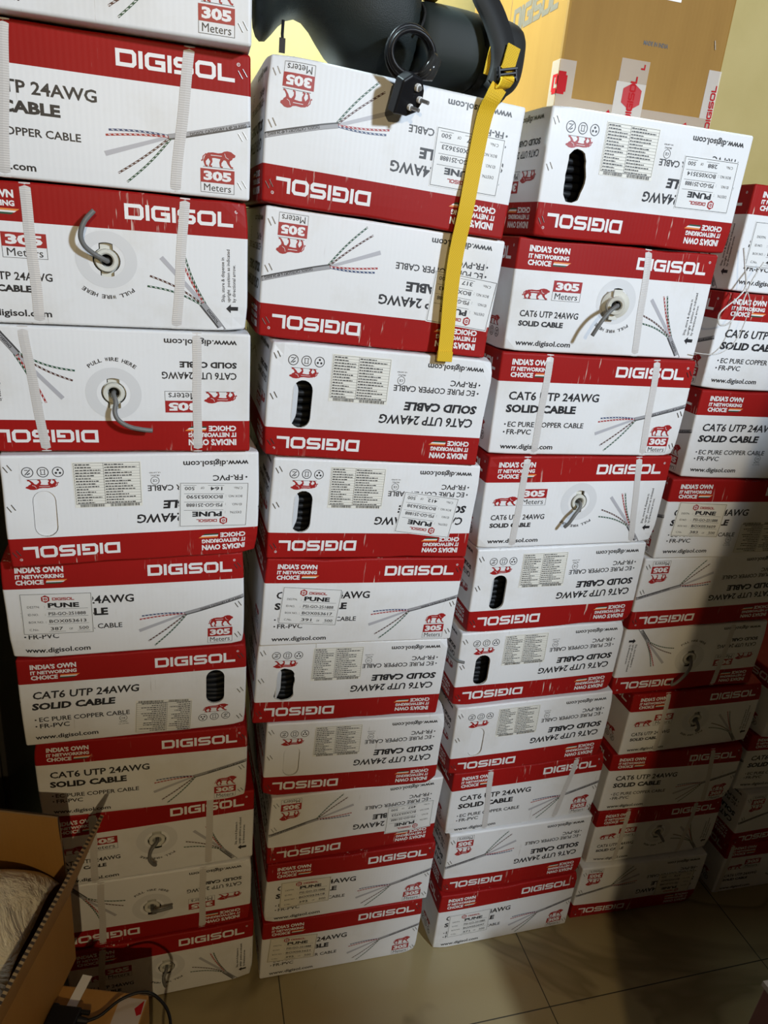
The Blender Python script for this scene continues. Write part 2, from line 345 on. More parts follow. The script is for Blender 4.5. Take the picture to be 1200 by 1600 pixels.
def ship_art(box, no, paper='paper'):
    a = Art(); a.rect(-58, -41.5, 58, 41.5, paper, .5, 8, 6)
    a.stroke([(-56, -39.5), (56, -39.5), (56, 39.5), (-56, 39.5)], .7, 'black', .75, True)
    hexlogo(a, -17, 30, 7.5, .75); logo(a, -6, 29, 27, 32.5, 'redink', .75)
    for k, (lab, val) in enumerate((('DESTN.', 'PUNE'), ('ID.NO.', 'PSI-GO-251888'), ('BOX NO.', box), ('C.No.', None))):
        y = 12.5-k*15.2
        a.text(lab, -47, -47+(20, 17, 24, 15)[k], y, y+4.2, 'black', .0, h=.75)
        if val:
            a.text(':', -20, -19, y, y+5, 'black', h=.75); wv = 50 if val == 'PUNE' else 60
            a.text(val, -14, -14+wv, y, y+(9.5 if val == 'PUNE' else 6.3), 'black', .045 if val == 'PUNE' else .015, h=.75); a.rect(-16, y-2.8, 50, y-2.3, 'black', .75)
        else:
            a.text(no, -13, 7, y, y+6.3, 'black', .015, h=.75); a.rect(-16, y-2.8, 11, y-2.3, 'black', .75)
            a.text('OF', 17, 23, y, y+4, 'black', h=.75); a.text('500', 33, 49, y, y+6, 'black', .01, h=.75); a.rect(30, y-2.8, 51, y-2.3, 'black', .75)
    return a
def spec_art(paper='paperspec'):
    a = Art(); rr = random.Random(3); a.rect(-52, -39, 52, 39, paper, .5, 8, 6)
    a.stroke([(-50, -33), (50, -33), (50, 37), (-50, 37)], .45, 'black', .75, True); a.rect(-6, -33, -5.5, 37, 'black', .75)
    y = 37
    for k in range(15):
        hh = 4.3; y -= hh+.35; a.rect(-50, y, 50, y+.3, 'black', .75)
        for x0, x1 in ((-48, -9), (-4, 48)):
            x = x0
            e = x0+(x1-x0)*rr.uniform(.45, 1)
            while x < e:
                wd = rr.uniform(2, 6); a.rect(x, y+1.1, min(x+wd, e), y+1.1+rr.choice((1.6, 1.9)), 'black', .75); x += wd+.9
    for x0, x1 in ((-44, -8), (2, 46)):
        x = x0
        while x < x1: wd = rr.uniform(.5, 1.6); a.rect(x, -38, x+wd, -33.5, 'black', .78); x += wd+rr.uniform(.5, 1.3)
    return a
SPEC = spec_art()

# ------------------------------------------------------------------ the cable cartons
W = .400; D = .400; H0 = .1925; BAND = 140.0; RAD = .004
def rounded(P, H, delta):
    lo = np.array([-W/2+RAD, RAD, RAD]); hi = np.array([W/2-RAD, D-RAD, H-RAD])
    q = np.clip(P, lo, hi); d = P-q; d /= np.maximum(np.linalg.norm(d, axis=1), 1e-9)[:, None]
    return q+d*(RAD+delta)[:, None]
def face_pts(face, u, v, H):   # u, v in mm on an upright face -> points on the box, metres
    u = np.asarray(u, float)/1000; v = np.asarray(v, float)/1000*(H/H0); o = np.zeros_like(u)
    if face == 'front': return np.stack([u*(W/.4)-W/2, o, v], 1)
    if face == 'right': return np.stack([o+W/2, u, v], 1)
    if face == 'left': return np.stack([o-W/2, D-u, v], 1)
    if face == 'back': return np.stack([W/2-u*(W/.4), o+D, v], 1)
class Shape:
    """the dents and bulge of one carton"""
    def __init__(s, seed, up, H, dent=None, bulge=1.0):
        r = s.r = random.Random(seed); s.up = up; s.H = H; s.bulge = bulge
        s.A = r.uniform(.0015, .0040)*bulge; s.ph = [(r.uniform(8, 26), r.uniform(8, 26), r.uniform(0, 6), r.uniform(.0002, .0006)) for _ in range(5)]
        s.sag = [(r.uniform(.05, .35), r.uniform(.02, .06), r.uniform(0, .0022)) for _ in range(3)]
        s.dents = []
        for cx in (-W/2, W/2):
            for cz in (0, H):
                if r.random() < .55: s.dents.append((cx, cz, r.uniform(.012, .035), r.uniform(.002, .006)))
        if dent: s.dents += dent
    def __call__(s, P):
        P = P.copy(); X, Y, Z = P[:, 0].copy(), P[:, 1].copy(), P[:, 2].copy(); H = s.H
        wave = sum(a*np.sin(kx*(X-Y)+kz*Z+ph) for kx, kz, ph, a in s.ph)
        bz = np.clip(np.sin(np.pi*np.clip(Z/H, 0, 1)), 0, 1)**.7
        bx = np.clip(np.sin(np.pi*np.clip(X/W+.5, 0, 1)), 0, 1)**.6; by = np.clip(np.sin(np.pi*np.clip(Y/D, 0, 1)), 0, 1)**.6
        fr = np.clip(1-2*Y/D, -1, 1); sd = np.clip(2*X/W, -1, 1)
        P[:, 1] -= (s.A*bz*bx+wave*bz)*fr; P[:, 0] += (s.A*.8*bz*by+wave*bz)*sd
        top = np.clip((Z/H-.85)/.15, 0, 1); u = X+W/2
        for c, wd, a in s.sag: P[:, 2] -= a*top*np.exp(-((u-c)/wd)**2)*np.exp(-(Y/.1)**2)
        for cx, cz, rad, amt in s.dents:
            g = np.exp(-((X-cx)**2+(Z-cz)**2+Y**2)/rad**2)
            P[:, 1] += amt*g; P[:, 0] -= math.copysign(amt, cx)*g*.7; P[:, 2] += (amt if cz < H/2 else -amt)*g*.6
        return P
def place(P, up, H):   # upright local -> carton local (turned over when upside down)
    if up: return P
    Q = P.copy(); Q[:, 0] = -P[:, 0]; Q[:, 2] = H-P[:, 2]; return Q
def lines(a, b, step, extra=()):
    n_ = max(1, int(round((b-a)/step))); L = [a+(b-a)*i/n_ for i in range(n_+1)]
    for e in extra: L = [x for x in L if abs(x-e) > step*.3 or x in (a, b)]+[e]
    return sorted(set(L))
def stadium(cx, cy, w_, h_, n_=9, wob=0, seed=0, bulge=()):
    r = w_/2; hh = h_/2-r; rr = random.Random(seed); P = []
    for k in range(n_+1): a = math.pi*k/n_; P.append([cx+r*math.cos(a), cy+hh+r*math.sin(a)])
    for k in range(1, 6): P.append([cx-r, cy+hh-2*hh*k/6])
    for k in range(n_+1): a = math.pi+math.pi*k/n_; P.append([cx+r*math.cos(a), cy-hh+r*math.sin(a)])
    for k in range(1, 6): P.append([cx+r, cy-hh+2*hh*k/6])
    for p in P:
        if wob: p[0] += rr.uniform(-wob, wob); p[1] += rr.uniform(-wob, wob)
        for bx, by, br, ba in bulge: p[0] += ba*math.exp(-((p[0]-bx)**2+(p[1]-by)**2)/br**2)
    return [tuple(p) for p in P]
def keyhole(cx, cy, r=18, w_=9, y0=-27, y1=28):
    P = []; a0 = math.acos(w_/r)
    for k in range(11): a = -a0+2*a0*k/10; P.append((cx+r*math.cos(a), cy+r*math.sin(a)))
    P += [(cx+w_, cy+y1), (cx-w_, cy+y1)]
    for k in range(11): a = math.pi-a0+2*a0*k/10; P.append((cx+r*math.cos(a), cy+r*math.sin(a)))
    P += [(cx-w_, cy+y0), (cx+w_, cy+y0)]
    return P
def inside(p, poly):
    c = False; j = len(poly)-1
    for i in range(len(poly)):
        if (poly[i][1] > p[1]) != (poly[j][1] > p[1]) and p[0] < (poly[j][0]-poly[i][0])*(p[1]-poly[i][1])/(poly[j][1]-poly[i][1])+poly[i][0]: c = not c
        j = i
    return c
_fc = {}
def front_mesh(hole):
    key = None if hole is None else tuple(hole)
    if key in _fc: return _fc[key]
    U = [0, 1.3, 2.7, 4]+lines(4, 396, 18)[1:-1]+[396, 397.3, 398.7, 400]; V = [0, 1.3, 2.7, 4]+lines(4, BAND, 17)[1:]+lines(BAND, 188.5, 16)[1:-1]+[188.5, 189.8, 191.2, 192.5]
    if hole is None:
        vs = [(x, y) for y in V for x in U]; nu = len(U); fs = [(j*nu+i, j*nu+i+1, (j+1)*nu+i+1, (j+1)*nu+i) for j in range(len(V)-1) for i in range(nu-1)]
    else:
        bx0 = min(p[0] for p in hole)-4; bx1 = max(p[0] for p in hole)+4; by0 = min(p[1] for p in hole)-4; by1 = min(max(p[1] for p in hole)+4, BAND-.05)
        pts = [(x, y) for y in V for x in U if not (bx0 < x < bx1 and by0 < y < by1)]; n0 = len(pts); pts += hole; k = len(hole)
        ed = [(n0+i, n0+(i+1) % k) for i in range(k)]
        row = [i for i, p in enumerate(pts[:n0]) if p[1] == BAND]; row.sort(key=lambda i: pts[i][0])
        ed += [(a, b) for a, b in zip(row, row[1:]) if not (pts[a][0] < bx1 and pts[b][0] > bx0 and by0 < BAND < by1)]
        vv, _, ff, *_r = delaunay_2d_cdt([Vector(p) for p in pts], ed, [], 0, 1e-5)
        vs = [(p.x, p.y) for p in vv]; fs = []
        for f in ff:
            c = (sum(vs[i][0] for i in f)/len(f), sum(vs[i][1] for i in f)/len(f))
            if not inside(c, hole): fs.append(tuple(f))
    _fc[key] = (vs, fs); return _fc[key]
MATK = ['board', 'red', 'black', 'white', 'redink', 'grey', 'jacket', 'jacketdark', 'ringgrey', 'green', 'orange', 'blue', 'brownink', 'inner', 'paper', 'paperold']
def art_mesh(name, art, face, shape, parent, paper=None):
    H = shape.H; v = np.array(art.v); P = rounded(face_pts(face, v[:, 0], v[:, 1], H), H, np.array(art.h)/1000); P = place(shape(P), shape.up, H)
    ks = sorted(set(art.m)); return mesh_obj(name, P, art.f, [M[k] for k in ks], [ks.index(k) for k in art.m], parent)
def local(shape, face, u, v, out=0.0):
    H = shape.H; P = rounded(face_pts(face, [u], [v], H), H, np.array([out])); return Vector(place(shape(P), shape.up, H)[0])

ORD = ['topmost', 'second', 'third', 'fourth', 'fifth', 'sixth', 'seventh', 'eighth', 'ninth', 'tenth', 'eleventh']
STACK = {'A': 'leftmost stack', 'B': 'second stack from left', 'C': 'third stack from left', 'D': 'fourth stack from left', 'E': 'rightmost stack'}
GROUP = {'A': 'cable cartons in the leftmost stack', 'B': 'cable cartons in the second stack', 'C': 'cable cartons in the third stack', 'D': 'cable cartons in the fourth stack', 'E': 'cable cartons in the rightmost stack'}
BOX = {'A10':(1,-0.3829,1.0743,0.3231,0.0000,0.0053,0.1950,0.4040),'A9':(0,-0.3996,1.0739,0.3097,0.1950,0.0109,0.1898,0.4144),'A8':(1,-0.3995,1.0757,0.3304,0.3848,0.0152,0.1925,0.4137),'A7':(1,-0.4083,1.0631,0.2838,0.5774,0.0179,0.1854,0.3935),'A6':(1,-0.4180,1.0603,0.3098,0.7627,0.0203,0.1901,0.3980),'A5':(1,-0.4265,1.0565,0.3145,0.9529,0.0221,0.1930,0.3973),'A4':(0,-0.4019,1.0466,0.3646,1.1459,0.0245,0.1916,0.3937),'A3':(0,-0.4254,1.0380,0.3215,1.3374,0.0287,0.1943,0.4017),'A2':(1,-0.4410,1.0351,0.3417,1.5317,0.0301,0.1894,0.4149),'A1':(1,-0.4448,1.0273,0.3246,1.7212,0.0256,0.1846,0.4167),'A0':(1,-0.4383,0.9980,0.2853,1.9057,0.0258,0.1911,0.4081),'B9':(1,0.0191,1.1922,0.3041,0.0000,-0.0052,0.1894,0.3989),'B8':(1,0.0236,1.1934,0.3070,0.1894,-0.0094,0.1862,0.4034),'B7':(0,0.0179,1.1977,0.3338,0.3756,-0.0137,0.1917,0.3972),'B6':(0,-0.0028,1.1873,0.2860,0.5673,-0.0201,0.1919,0.3907),'B5':(0,-0.0263,1.1837,0.2948,0.7592,-0.0228,0.1903,0.3950),'B4':(1,-0.0200,1.1776,0.3164,0.9495,-0.0246,0.1883,0.3928),'B3':(0,-0.0152,1.1756,0.3280,1.1379,-0.0242,0.1925,0.3920),'B2':(0,-0.0266,1.1671,0.3174,1.3304,-0.0254,0.1957,0.3930),'B1':(0,-0.0435,1.1750,0.3188,1.5261,-0.0256,0.1958,0.3976),'B0':(0,-0.0455,1.1637,0.3202,1.7219,-0.0285,0.1943,0.3968),'C9':(1,0.4408,1.3195,0.3132,0.0000,0.0073,0.1911,0.3924),'C8':(0,0.4367,1.3248,0.2985,0.1911,0.0131,0.1978,0.3899),'C7':(1,0.4255,1.3284,0.3159,0.3889,0.0195,0.1889,0.4042),'C6':(0,0.4021,1.3149,0.3177,0.5778,0.0234,0.1925,0.3979),'C5':(0,0.3845,1.3150,0.3083,0.7703,0.0252,0.1876,0.3966),'C4':(0,0.3873,1.3138,0.3119,0.9579,0.0265,0.1955,0.3956),'C3':(1,0.3834,1.3126,0.2984,1.1534,0.0275,0.1938,0.4043),'C2':(1,0.3758,1.3116,0.2700,1.3472,0.0253,0.1933,0.4030),'C1':(1,0.3693,1.3136,0.2930,1.5405,0.0244,0.1919,0.4001),'C0':(0,0.3796,1.3054,0.3320,1.7324,0.0253,0.1945,0.3944),'D9':(0,0.8324,1.4494,0.2651,0.0000,0.0014,0.1884,0.3928),'D8':(1,0.8368,1.4661,0.2804,0.1884,0.0029,0.1862,0.3875),'D7':(1,0.8338,1.4626,0.2532,0.3746,0.0071,0.1860,0.3903),'D6':(1,0.8416,1.4723,0.3000,0.5606,0.0127,0.1851,0.3891),'D5':(0,0.7823,1.4590,0.2872,0.7456,0.0176,0.1854,0.4028),'D4':(0,0.7805,1.4551,0.3209,0.9311,0.0203,0.1855,0.4119),'D3':(1,0.7957,1.4452,0.2664,1.1165,0.0221,0.1870,0.4110),'D2':(1,0.8088,1.4524,0.2557,1.3035,0.0216,0.1883,0.4100),'D1':(1,0.7928,1.4531,0.2896,1.4918,0.0197,0.1878,0.4012),'D0':(1,0.7950,1.4589,0.2906,1.6796,0.0217,0.1880,0.4007),'E9':(1,1.2914,1.5949,0.2881,0.0000,-0.0006,0.1917,0.4000),'E8':(0,1.2821,1.5929,0.3221,0.1917,-0.0009,0.1924,0.4001),'E7':(1,1.2441,1.5924,0.2595,0.3841,-0.0010,0.1904,0.4003),'E6':(1,1.2564,1.5885,0.3166,0.5745,-0.0008,0.1906,0.4000)}
TYPE = dict(A0='A', A1='A', A2='C', A3='C', A4='B', A5='A', A6='B', A7='A', A8='C', A9='C', A10='C', B0='A', B1='A', B2='B', B3='B', B4='A', B5='B', B6='B', B7='A', B8='A', B9='A',
            C0='B', C1='C', C2='A', C3='C', C4='B', C5='B', C6='B', C7='A', C8='A', C9='A', D0='B', D1='B', D2='B', D3='B', D4='A', D5='C', D6='C', D7='A', D8='C', D9='A', E6='C', E7='B', E8='A', E9='C')
HANDLE = dict(A4='closed', A6='open', B2='fold', B3='fold', B5='torn', B6='closed', C0='ragged', C4='fold', C5='open', C6='closed', D0='closed', D1='closed', D2='closed', D3='closed', E7='closed')
SHIP = dict(A4=(76.7, 93.7, -2, 'BOX053590', '164'), A5=(81.6, 89.3, -1, 'BOX053613', '387'), B0=(83.9, 90.6, 0, 'BOX053623', '397'), B1=(61, 103, -3.5, 'BOX053543', '317'), B3=(99.2, 101.7, -6.7, 'BOX053638', '412'),
            B4=(91.7, 88.8, -3.7, 'BOX053617', '391'), B7=(71.8, 106.4, 1, 'BOX053723', '497'), B8=(90.5, 90, .5, 'BOX053618', '392'), B9=(74.5, 96.9, -3, 'BOX053621', '395'), C0=(77.4, 85.3, 0, 'BOX053514', '288'),
            C9=(92.5, 82.3, 1, 'BOX053597', '371'), D0=(79, 88, 0, 'BOX053676', '450'), D3=(85.1, 96.2, -2.5, 'BOX053609', '383'), D9=(86, 100, 0, 'BOX053600', '374'))
SPECPOS = dict(B5=(237, 51, 0), A6=(245, 42, -4))
STRAPS = dict(A1=[(109, 92), (323, 300)], A2=[(112, 114), (313, 296)], A3=[(309, 323), (84, 81)], A8=[(90, 84), (311, 307)], A9=[(307, 303), (104, 102)], A10=[(74, 65)], C1=[(252, 268)], C2=[(95, 93), (315, 328)], C3=[(79, 75), (323, 349)], C7=[(92, 103), (321, 290)],
              D5=[(115, 104)], D6=[(100, 108)], D7=[(299, 322)], D8=[(91, 88), (309, 295)], E9=[(14, 14)])
PULL = dict(A2=[(-17, 10), (-27, 20), (-30, 33), (-24, 50), (-11, 65)], A3=[(3, -11), (1, -25), (6, -37), (21, -47), (41, -52), (54, -54)], C1=[(-20, -3), (-36, -14), (-49, -32), (-59, -56)], C3=[(-6, -8), (-17, -19), (-27, -36), (-33, -46)],
            A8=[(-11, -8), (-16, -27), (-9, -42), (-4, -50)], A9=[(4, 7), (18, 12), (43, 11)], A10=[(-7, -11), (-5, -25), (-3, -38)], D5=[(-5, -15), (-18, -33), (-39, -54), (-49, -61)], D6=[(-4, -10), (-6, -20)], D8=[(4, -8), (10, -16)], E6=[(4, -9), (6, -20)], E9=[(-4, -9), (-8, -20)])
WORD = dict(A='cable picture', B='handle slot', C='pull-wire spout')
FEAT = dict(A0='cropped by the frame', A1='with wide cable picture under two straps', A2='with cable bent up from its spout', A3='with cable drooping from its spout', A4='with pressed-shut handle and PUNE label',
            A5='with cable picture and PUNE label', A6='with open handle at right', A7='with cable picture and no strap', A8='with grey cable drooping from spout', A9='with cable poking rightwards', A10='with cable hanging to the floor',
            B0='behind the yellow strap, with PUNE label', B1='behind strap, tilted PUNE label', B2='with open handle and specification label', B3='with open handle, tilted PUNE label', B4='with cable picture and PUNE label', B5='with torn open handle', B6='with pressed-shut handle', B7='with cable picture and PUNE label', B8='with cable picture and cream label', B9='with cable picture and PUNE label',
            C0='with ragged handle hole and PUNE label', C1='with ivory spout pulled out', C2='with cable picture under two straps', C3='with spout under two straps', C4='with open handle and grey fold', C5='with open black handle', C6='with pressed-shut handle', C7='with cable picture under two straps', C8='with cable picture and no label', C9='with cable picture and PUNE label',
            D0='cut by the frame', D1='with bullet list', D2='with bullet list half in shade', D3='with cream PUNE label', D4='with cable picture half shaded', D5='with cable hanging across its strap', D6='with spout in shade', D7='with cable picture half shaded', D8='with spout under two straps', D9='with cable picture half shaded',
            E6='at the shaded right edge', E7='in shade with bullet list', E8='in deep shade', E9='in deep shade')
NTH = dict(E6='fourth from floor', E7='third from floor', E8='second from floor', E9='on the floor')
def carton(key):
    global W
    up, x, y, yaw, z, roll, H, W = BOX[key]; typ = TYPE[key]; c = key[0]; i = int(key[1:])
    root = empty('cable_carton', (x, y, z), (0, -roll, yaw)); root.rotation_mode = 'XYZ'
    pos = NTH[key] if c == 'E' else (('%s from top' % ORD[i]) if i else 'topmost')
    tag(root, '%s %s, %s in %s' % ('upright carton' if up else 'upside-down carton', FEAT[key], pos, STACK[c]), 'box', GROUP[c])
    root.rotation_euler = (Matrix.Rotation(yaw, 3, 'Z') @ Matrix.Rotation(-roll, 3, 'Y')).to_euler()
    Hs = H-.0020; hd = HANDLE.get(key)
    shp = Shape(sum(map(ord, key))*13+ord(key[0])*7, up, Hs, bulge=.8)
    hole = None
    if typ == 'B' and hd:
        hole = stadium(342, 99, 34, 80)
        if hd == 'ragged': hole = stadium(341, 97, 33, 80, wob=.9, seed=4, bulge=[(320, 100, 14, -7)])
        if hd == 'torn': hole = stadium(340, 98, 36, 80, wob=1.2, seed=5, bulge=[(358, 131, 12, 5)])
    if typ == 'C': hole = keyhole(206, 96)
    # body: shell plus the printing on front and sides
    V = []; FH = []; F = []; MI = []
    def put(P3, delta, fs, mi):
        b = sum(len(q) for q in V); V.append(P3); FH.append(delta); F.extend(tuple(q+b for q in f) for f in fs); MI.extend(mi)
    vs, fs = front_mesh(hole); a_ = np.array(vs)
    put(face_pts('front', a_[:, 0], a_[:, 1], Hs), np.zeros(len(vs)), fs, [1 if sum(vs[q][1] for q in f)/len(f) > BAND else 0 for f in fs])
    vs, fs = front_mesh(None); a_ = np.array(vs)
    for fc in ('left', 'right', 'back'):
        put(face_pts(fc, a_[:, 0], a_[:, 1], Hs), np.zeros(len(vs)), fs, [1 if sum(vs[q][1] for q in f)/len(f) > BAND else 0 for f in fs])
    U = [0, .0013, .0027, .004]+lines(.004, W-.004, .03)[1:-1]+[W-.004, W-.0027, W-.0013, W]; nu = len(U); UY = [q*D/W for q in U]
    for zz in (0, Hs):
        P = np.array([(p-W/2, q, zz) for q in UY for p in U]); fs = [(j*nu+k, j*nu+k+1, (j+1)*nu+k+1, (j+1)*nu+k) for j in range(nu-1) for k in range(nu-1)]
        put(P, np.zeros(len(P)), [f if zz else f[::-1] for f in fs], [1 if zz else 0]*len(fs))
    if hole:  # board thickness inside the hole
        k = len(hole); hh = np.array(hole+hole); P = face_pts('front', hh[:, 0], hh[:, 1], Hs)
        put(P, np.array([0]*k+[-.0045]*k), [(q, (q+1) % k, k+(q+1) % k, k+q) for q in range(k)], [13]*k)
    sides = {'A': ('B', 'B'), 'B': ('A', 'C'), 'C': ('B', 'B')}[typ]
    if key == 'D0': sides = ('C', 'A')
    for fc, t_ in (('front', typ), ('left', sides[0]), ('right', sides[1])):
        ar = ART[t_]; a_ = np.array(ar.v); put(face_pts(fc, a_[:, 0], a_[:, 1], Hs), np.array(ar.h)/1000, ar.f, [MATK.index(q) for q in ar.m])
    P = rounded(np.concatenate(V), Hs, np.concatenate(FH)); P = place(shp(P), up, Hs)
    body = mesh_obj('printed_box', P, F, [M[k] for k in MATK], MI, root)
    s_ = 1 if up else -1
    # labels
    if key in SHIP:
        lx, ly, ang, bn, no = SHIP[key]; a = Art(); a.paste(ship_art(bn, no, 'paperold' if key in ('B8', 'B9', 'D3', 'D9') else 'paper'), lx, ly, math.radians(ang))
        o = art_mesh('shipping_label', a, 'front', shp, root); o['label'] = 'white PUNE shipping label'
    if typ == 'B' and (c != 'D' or key == 'D3'):
        lx, ly, ang = SPECPOS.get(key, (245, 51, 0)); a = Art(); a.paste(SPEC, lx, ly, math.radians(ang+180)); a2 = a
        o = art_mesh('specification_label', a2, 'front', shp, root); o['label'] = 'cream label with a printed table'
    # straps
    for ut, ub in STRAPS.get(key, ()):
        a = Art(); n_ = 14; L = []
        for k in range(n_+1): vv = 192.5*k/n_; uu = ub+(ut-ub)*k/n_+0.5*math.sin(k*.7+ut); L += [(uu-6.8, vv), (uu, vv), (uu+6.8, vv)]
        a.add(L, [(3*k+j, 3*k+j+1, 3*k+j+4, 3*k+j+3) for k in range(n_) for j in (0, 1)], 'strap', .9)
        for q in range(0, len(a.h)): a.h[q] = 1.1 if q % 3 == 1 else .75
        o = art_mesh('packing_strap', a, 'front', shp, root); o['label'] = 'white woven packing strap'
    # staples
    if typ in 'AB':
        for vv in (20, 86, 166):
            for k in (0, 1):
                uu = 386.5+k*6; p0 = local(shp, 'front', uu-3, vv+4+k*3, .0008); p1 = local(shp, 'front', uu+2.5, vv-5+k*3, .0008)
                mb = MB(); d_ = (p1-p0).normalized(); mb.tube([p0+Vector((0, .002, 0)), p0, p0.lerp(p1, .5), p1, p1+Vector((0, .002, 0))], .0006, 6); mb.build('staple', M['steeldark'] if i > 1 else M['steel'], root)
    # handles
    if typ == 'B' and hd:
        mb = MB(); cx = local(shp, 'front', 341, 98).x; zc = local(shp, 'front', 341, 98).z
        for k in range(9):
            zz = zc-.046+k*.0115; pts = [Vector((cx-.045+.09*q/8, .026+.016*(q/8-.5)**2*4+.001*math.sin(k*2.1), zz+.002*math.sin(q*.5+k))) for q in range(9)]; mb.tube(pts, .0058, 10)
        mb.build('coil_dark_backing', M['reel'], root, smooth=True)
        if hd == 'closed':
            pl = stadium(342, 99, 32.6, 78.4); pts = [local(shp, 'front', u_, v_, -(.0012+.0016*((v_-60)/80 if up else (v_-60)/80))-.0008*(342-u_)/16) for u_, v_ in pl]; k = len(pts)
            mb = MB(); mb.add(pts+[p+Vector((0, .003, 0)) for p in pts], [tuple(range(k)), tuple(range(2*k-1, k-1, -1))]+[(q, (q+1) % k, k+(q+1) % k, k+q) for q in range(k)]); mb.build('handle_flap', M['board'], root)
        if hd in ('fold', 'torn'):
            mb = MB(); e = 358.5; ring = []
            for k in range(13):
                f = k/12; vv = 62+74*f; wd = .024*min(1, math.sin(math.pi*f)*1.6+.05); ring.append((local(shp, 'front', e, vv, -.0045), local(shp, 'front', e, vv, -.0045)+Vector((-s_*wd*.42, wd*.55, 0))))
            P_ = [q for r_ in ring for q in r_]; mb.add(P_, [(2*k, 2*k+1, 2*k+3, 2*k+2) for k in range(12)]); o = mb.build('handle_flap', M['board'], root)
            sd = o.modifiers.new('thick', 'SOLIDIFY'); sd.thickness = .0025
    # spouts
    if typ == 'C':
        hub = local(shp, 'front', 206, 96); ax = Vector((0, -1, 0)); ex = Vector((1, 0, 0)); ez = Vector((0, 0, 1)); off = Vector((0, .004, 0))
        if key == 'C1': ax = Vector((-.35, -.90, -.12)).normalized(); ex = ax.cross(Vector((0, 0, 1))).normalized()*-1; ez = ax.cross(ex)*1; ex = -ex if ex.x < 0 else ex; ez = -ez if ez.z < 0 else ez; off = Vector((-.010, -.017, -.004))
        mb = MB(); prof = [(.0085, .030), (.0085, -.004), (.0105, -.006), (.0148, -.006), (.0160, -.004), (.0160, .003), (.0172, .003), (.0172, .006), (.0120, .006), (.0110, .030)]; rings = []
        for r_, dd in prof: rings.append([hub+off-ax*dd+(ex*math.cos(q*2*math.pi/28)+ez*math.sin(q*2*math.pi/28))*r_ for q in range(28)])
        if key == 'C1':   # pulled out of its hole: the wide collar shows
            prof2 = [(.0165, .004), (.0245, .006), (.0250, .010), (.0165, .012)]; mb.loft([[hub+off-ax*dd+(ex*math.cos(q*2*math.pi/28)+ez*math.sin(q*2*math.pi/28))*r_ for q in range(28)] for r_, dd in prof2], cap=False)
        mb.loft(rings, cap=False); sp = mb.build('cable_spout', M['spout'], root, smooth=False)
        for sg in (1, -1):
            mb = MB(); mb.box(hub+off-ax*.005+ez*sg*.0195, (.0165, .003, .0135)); mb.build('spout_tab', M['spout'], sp)
        mb = MB(); mb.box(hub+Vector((0, .022, 0)), (.07, .003, .09)); mb.build('coil_dark_backing', M['reel'], root)  # flat dark panel, stands in for the darkness inside the spout hole
        pts = [hub+off-ax*.03, hub+off-ax*.008, hub+off+ax*.010]; pl = PULL[key]; nn = len(pl)
        for q, (du, dv) in enumerate(pl):
            f = (q+1)/nn; pts.append(Vector((hub.x+du/1000, hub.y+off.y-.012-.014*math.sin(math.pi*min(1, f*.75)), hub.z+dv/1000)))
        mb = MB(); mb.tube(spline(pts, 6), .0035, 10); o = mb.build('pull_cable', M['pull'], root, smooth=True); o['label'] = 'grey cable end'
    if key == 'C5':
        a0 = local(shp, 'right', 330, 60); pts = [a0+Vector((.01, 0, 0)), a0+Vector((-.008, -.005, 0)), a0+Vector((-.016, -.12, .004)), a0+Vector((-.018, -.30, .008)), a0+Vector((-.012, -.345, .006)), a0+Vector((.005, -.352, .002))]
        mb = MB(); mb.tube(spline(pts, 6), .0031, 8); mb.build('pull_cable', M['pull'], root, smooth=True)
    return root

# ------------------------------------------------------------------ room
R_T0, R_T1, R_D0, R_D1, R_H = -1.15, 2.7, -2.6, 1.72, 3.05
m = M['wall'] = mat('cream_plaster', (.72, .62, .40), .7); n = NT(m); v = n.coords()
n.l(n.mix(n.ramp(n.noise(v, 3.0, 6, .6), [(.35, (0, 0, 0)), (.75, (1, 1, 1))]), (.57, .46, .19), (.47, .37, .13)), n.b.inputs['Base Color']); n.bump(n.noise(v, 30, 4), .08, .003)
m = M['floor'] = mat('cream_marble_tile', (.5, .45, .3), .22); n = NT(m); v = n.coords()
big = n.noise(v, 1.3, 3, .5, .4); vein = n.noise(v, 1.5, 4, .5, 1.2)
vr = n.ramp(vein, [(.478, (0, 0, 0)), (.500, (1, 1, 1)), (.503, (1, 1, 1)), (.56, (0, 0, 0))])
base = n.mix(big, (.38, .31, .165), (.31, .245, .12)); col = n.mix(n.mix(1, vr, (.55, .55, .55), 'MULTIPLY'), base, (.13, .095, .045))
sep = n.n('ShaderNodeSeparateXYZ'); n.l(v, sep.inputs[0])
def grout(out, off):
    a = n.n('ShaderNodeMath', operation='ADD'); n.l(out, a.inputs[0]); a.inputs[1].default_value = -off+64*.64
    b = n.n('ShaderNodeMath', operation='DIVIDE'); n.l(a.outputs[0], b.inputs[0]); b.inputs[1].default_value = .64
    f = n.n('ShaderNodeMath', operation='FRACT'); n.l(b.outputs[0], f.inputs[0])
    p = n.n('ShaderNodeMath', operation='PINGPONG'); n.l(f.outputs[0], p.inputs[0]); p.inputs[1].default_value = .5
    l_ = n.n('ShaderNodeMath', operation='LESS_THAN'); n.l(p.outputs[0], l_.inputs[0]); l_.inputs[1].default_value = .0022; return l_.outputs[0]
g = n.n('ShaderNodeMath', operation='MAXIMUM'); n.l(grout(sep.outputs[0], .22), g.inputs[0]); n.l(grout(sep.outputs[1], .935), g.inputs[1])
n.l(n.mix(g.outputs[0], col, (.05, .045, .03)), n.b.inputs['Base Color'])
def slab(name, t0, t1, d0, d1, z0, z1, mt):
    mb = MB(); mb.box(((t0+t1)/2, (d0+d1)/2, (z0+z1)/2), (t1-t0, d1-d0, z1-z0)); o = mb.build(name, mt); o.rotation_euler = (0, 0, TH); return o
